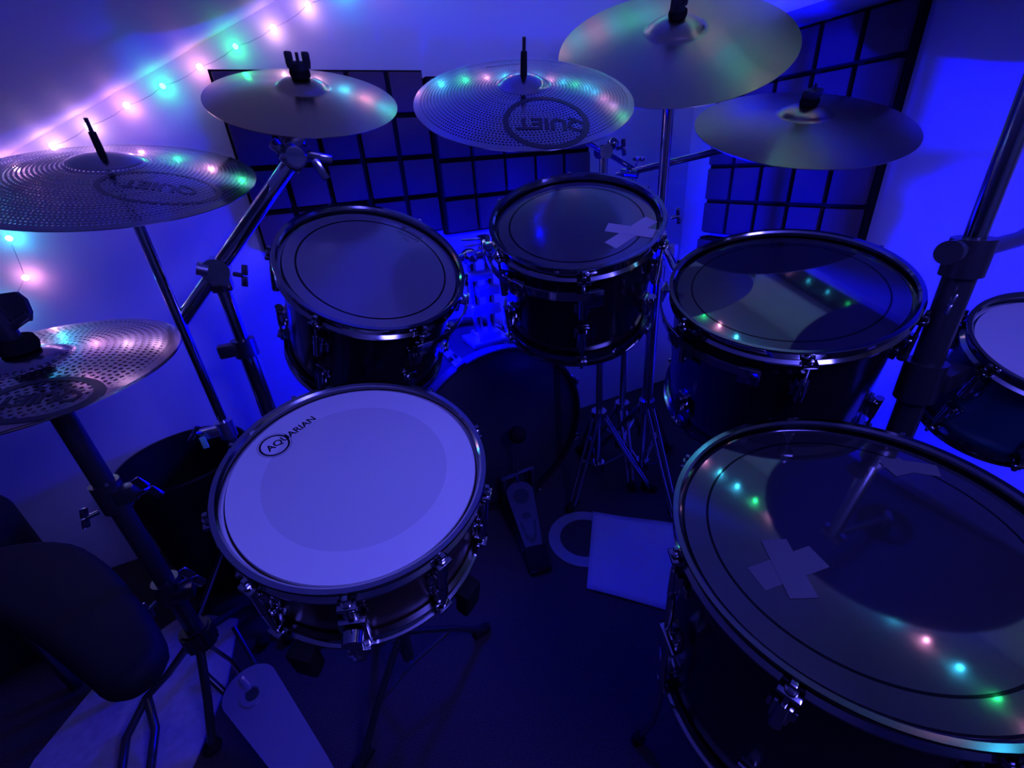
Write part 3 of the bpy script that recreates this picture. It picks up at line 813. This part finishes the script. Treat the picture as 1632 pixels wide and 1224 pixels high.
for fx, fy in ((.178, .675), (-.132, .605 - .06), (-.05, .80)):
    f = V((fx, fy, .012)) + off; h = V((0, 0, .20)); d = V((f.x, f.y, 0)).normalized()
    lg = MB().path([h, h.lerp(f, .6) + V((0, 0, .01)), f], .007, 12).path([V((0, 0, .09)), h.lerp(f, .55)], .004, 8).build('leg', M['darkmetal'], ss)
    MB().tube(f - d * .025 + V((0, 0, .006)), f + d * .012, .011, .0125, 14).ball(f + d * .01, .0125, 2).build('rubber_foot', M['rubber'], lg)

# ------------------------------------------------------------------ kick pedal
kp = thing('kick_pedal', 'kick pedal with rounded dark footboard in front of the bass drum', 'pedal', loc=(.42, .9, 0))
off = -V((.42, .9, 0))
MB().box(V((.415, .90, .008)) + off, (.06, .30, .012), mat=Matrix.Rotation(rad(-10), 4, 'Z'), bev=.003).build('base_plate', M['pedaldark'], kp)
fb, m, L = footboard(kp, V((.452, 1.005, .115)) + off, V((.402, .815, .035)) + off, .085, .058, 'kickboard')
MB().lathe([(.022, .0042), (.025, .0042), (.025, .0055), (.022, .0055)], 36, closed=True, mat=m @ Matrix.Translation((0, L - .05, 0))).build('logo_ring', M['pedaldark'], fb)
MB().lathe([(.0001, .0045), (.021, .0045)], 30, mat=m @ Matrix.Translation((0, L - .05, 0))).build('logo_disc', M['pedaldark'], fb)
MB().lathe([(.0001, .0047), (.014, .0047)], 24, mat=m @ Matrix.Translation((0, L - .115, 0)) @ Matrix.Diagonal((1, .75, 1, 1))).build('hole', M['pedaldark'], fb)
MB().prism([(-.024, L - .135), (-.018, L - .13), (-.012, L - .17), (0, L - .185), (.012, L - .17), (.018, L - .13), (.024, L - .135), (.015, L - .185), (0, L - .20), (-.015, L - .185)], .0042, .0052, mat=m).build('chevron', M['pedaldark'], fb)
MB().box((0, -.03, -.008), (.064, .07, .03), mat=m, bev=.006).build('heel_plate', M['rubber'], kp)
for s in (-1, 1):
    MB().box(V((.457 + s * .05, 1.012, .075)) + off, (.014, .025, .14), bev=.004).build('frame_post', M['pedaldark'], kp)
MB().tube(V((.40, 1.012, .145)) + off, V((.514, 1.012, .145)) + off, .007, seg=16).build('axle', M['chrome'], kp)
MB().tube(V((.457, 1.012, .145)) + off, V((.457, .985, .30)) + off, .004, seg=12).build('beater_shaft', M['chrome'], kp)
MB().ball(V((.457, .985, .305)) + off, .026, 3, (1, 1.05, 1)).build('beater', M['felt'], kp)
MB().path([V((.452, 1.0, .118)) + off, V((.457, 1.024, .14)) + off], .005, 8).build('drive_chain', M['chrome'], kp)

# ------------------------------------------------------------------ things on the floor
ring = MB().lathe([(.073, .001), (.108, .001), (.108, .0022), (.073, .0022)], 72, closed=True).build('muffling_ring', M['ringfilm'])
ring.location = (.565, .80, 0); tag(ring, 'flat grey ring lying on the carpet, half under the clear sheet', 'drum ring')
def sheet(name, pts, z, mat, label, cat, n=14, amp=.004):
    a, b_, c, d = [V((x, y, 0)) for x, y in pts]
    vs = []; fs = []
    for i in range(n + 1):
        for j in range(n + 1):
            u, w = i / n, j / n
            q = (a * (1 - u) + b_ * u) * (1 - w) + (d * (1 - u) + c * u) * w
            h = z + amp * (.5 + .5 * math.sin(5.1 * u + 3 * w)) * (.4 + .6 * abs(math.sin(4 * w + 1)))
            vs.append((q.x, q.y, h))
    for i in range(n):
        for j in range(n):
            k = i * (n + 1) + j; fs.append((k, k + 1, k + n + 2, k + n + 1))
    cx = sum(x for x, _ in pts) / 4; cy = sum(y for _, y in pts) / 4
    mb = MB().add([(x - cx, y - cy, z_) for x, y, z_ in vs], fs)
    o = mb.build(name, mat); o.location = (cx, cy, 0)
    md = o.modifiers.new('thickness', 'SOLIDIFY'); md.thickness = .0006; md.offset = 1
    return tag(o, label, cat)
sheet('plastic_sheet', [(.466, .65), (.62, .48), (.83, .70), (.648, .872)], .0032, M['sheet'], 'translucent pale sheet lying on the carpet beside the floor tom', 'sheet')
mt_ = MB().prism([(-.735, .88), (-.645, 1.045), (-.50, 1.125), (-.372, 1.03), (-.385, .86), (-.43, .72), (-.48, .60), (-.78, .60)], .0, .006)
o = mt_.build('floor_board', M['mat'], smooth=False)
tag(o, 'pale speckled board on the floor under the hi-hat stand', 'board')
# black bin behind the hi-hat stand
bn = thing('waste_bin', 'round black open bin on the floor behind the hi-hat stand', 'bin', loc=(-.39, 1.265, 0))
MB().lathe([(.0001, .004), (.118, .004), (.126, .012), (.148, .385), (.145, .385), (.123, .016), (.0001, .010)], 64).build('body', M['binplastic'], bn)
MB().lathe([(.145, .382), (.149, .382), (.152, .388), (.149, .394), (.145, .392)], 64, closed=True).build('rim', M['binplastic'], bn)
# long padded black bag standing at the left edge
pol = [(-.372, .592), (-.338, .61), (-.33, .66), (-.46, .90), (-.56, 1.03), (-.70, 1.09), (-.80, 1.02), (-.70, .94), (-.552, .797), (-.43, .64), (-.405, .605)]
def soft_slab(name, poly, z0, z1, bev, mat, label, cat):
    for _ in range(2):                              # round the outline's corners
        q = []
        for (ax_, ay_), (bx_, by_) in zip(poly, poly[1:] + poly[:1]):
            q += [(ax_ * .78 + bx_ * .22, ay_ * .78 + by_ * .22), (ax_ * .22 + bx_ * .78, ay_ * .22 + by_ * .78)]
        poly = q
    cx = sum(x for x, _ in poly) / len(poly); cy = sum(y for _, y in poly) / len(poly)
    bm = bmesh.new()
    lo = [bm.verts.new((x - cx, y - cy, 0)) for x, y in poly]; hi = [bm.verts.new((x - cx, y - cy, z1 - z0)) for x, y in poly]
    n = len(poly)
    bm.faces.new(lo[::-1]); bm.faces.new(hi)
    for i in range(n): bm.faces.new((lo[i], lo[(i + 1) % n], hi[(i + 1) % n], hi[i]))
    bmesh.ops.recalc_face_normals(bm, faces=bm.faces)
    es = [e_ for e_ in bm.edges if abs(e_.verts[0].co.z - e_.verts[1].co.z) < 1e-6]
    bmesh.ops.bevel(bm, geom=es, offset=bev, segments=4, affect='EDGES', profile=.5)
    me = bpy.data.meshes.new(name); bm.to_mesh(me); bm.free(); me.shade_smooth(); me.set_sharp_from_angle(angle=rad(50))
    me.materials.append(mat); o = bpy.data.objects.new(name, me); COL.objects.link(o); o.location = (cx, cy, z0)
    return o
stool = thing('padded_stool', 'black padded stool with a tapered seat at the left edge, beside the hi-hat stand', 'stool', loc=(-.5, .83, 0))
sx = soft_slab('seat', pol, .352, .405, .022, M['bagcloth'], None, None); sx.parent = stool; sx.location = V(sx.location) - V((-.5, .83, 0))
for lx, ly in ((-.62, 1.0), (-.71, 1.03), (-.60, .945)):
    MB().tube(V((lx, ly, .355)) - V((-.5, .83, 0)), V((lx, ly, 0)) - V((-.5, .83, 0)), .011, seg=16).build('leg', M['darkmetal'], stool)
bag = soft_slab('equipment_bag', [(-1.02, 1.04), (-.72, 1.20), (-.80, 1.40), (-1.1, 1.40)], 0, .40, .04, M['bagcloth'], None, None)
tag(bag, 'black soft equipment bag against the back wall at the left edge', 'bag')

# ------------------------------------------------------------------ lights
def point(name, loc, col, power, radius):
    l = bpy.data.lights.new(name, 'POINT'); l.color = col; l.energy = power; l.shadow_soft_size = radius
    o = bpy.data.objects.new(name, l); COL.objects.link(o); o.location = loc
    return o
point('blue_led_lamp', (.31, 1.10, .635), (.0, .0, 1.), 19., .04)
l = bpy.data.lights.new('blue_led_beam', 'SPOT'); l.color = (.0, .0, 1.); l.energy = 170; l.shadow_soft_size = .03
l.spot_size = math.radians(125); l.spot_blend = .9
o = bpy.data.objects.new('blue_led_beam', l); COL.objects.link(o); o.location = (.315, 1.10, .635)
o.rotation_euler = V((1, -.26, .24)).to_track_quat('-Z', 'Y').to_euler()
l = bpy.data.lights.new('overhead_led_panel', 'AREA'); l.shape = 'DISK'; l.size = .5; l.color = (.115, .10, 1.); l.energy = 19
o = bpy.data.objects.new('overhead_led_panel', l); COL.objects.link(o); o.location = (.45, -.35, 1.5)
o.rotation_euler = (V((.1, .7, .6)) - V(o.location)).to_track_quat('-Z', 'Y').to_euler()

w = bpy.data.worlds.new('world'); scene.world = w; w.use_nodes = True
w.node_tree.nodes['Background'].inputs[0].default_value = (0, 0, 0, 1)
scene.view_settings.view_transform = 'Standard'; scene.view_settings.look = 'None'
scene.view_settings.gamma = 1; scene.view_settings.exposure = 0; scene.view_settings.use_curve_mapping = False
scene.cycles.use_denoising = True
scene.cycles.max_bounces = 8
scene.cycles.transparent_max_bounces = 12
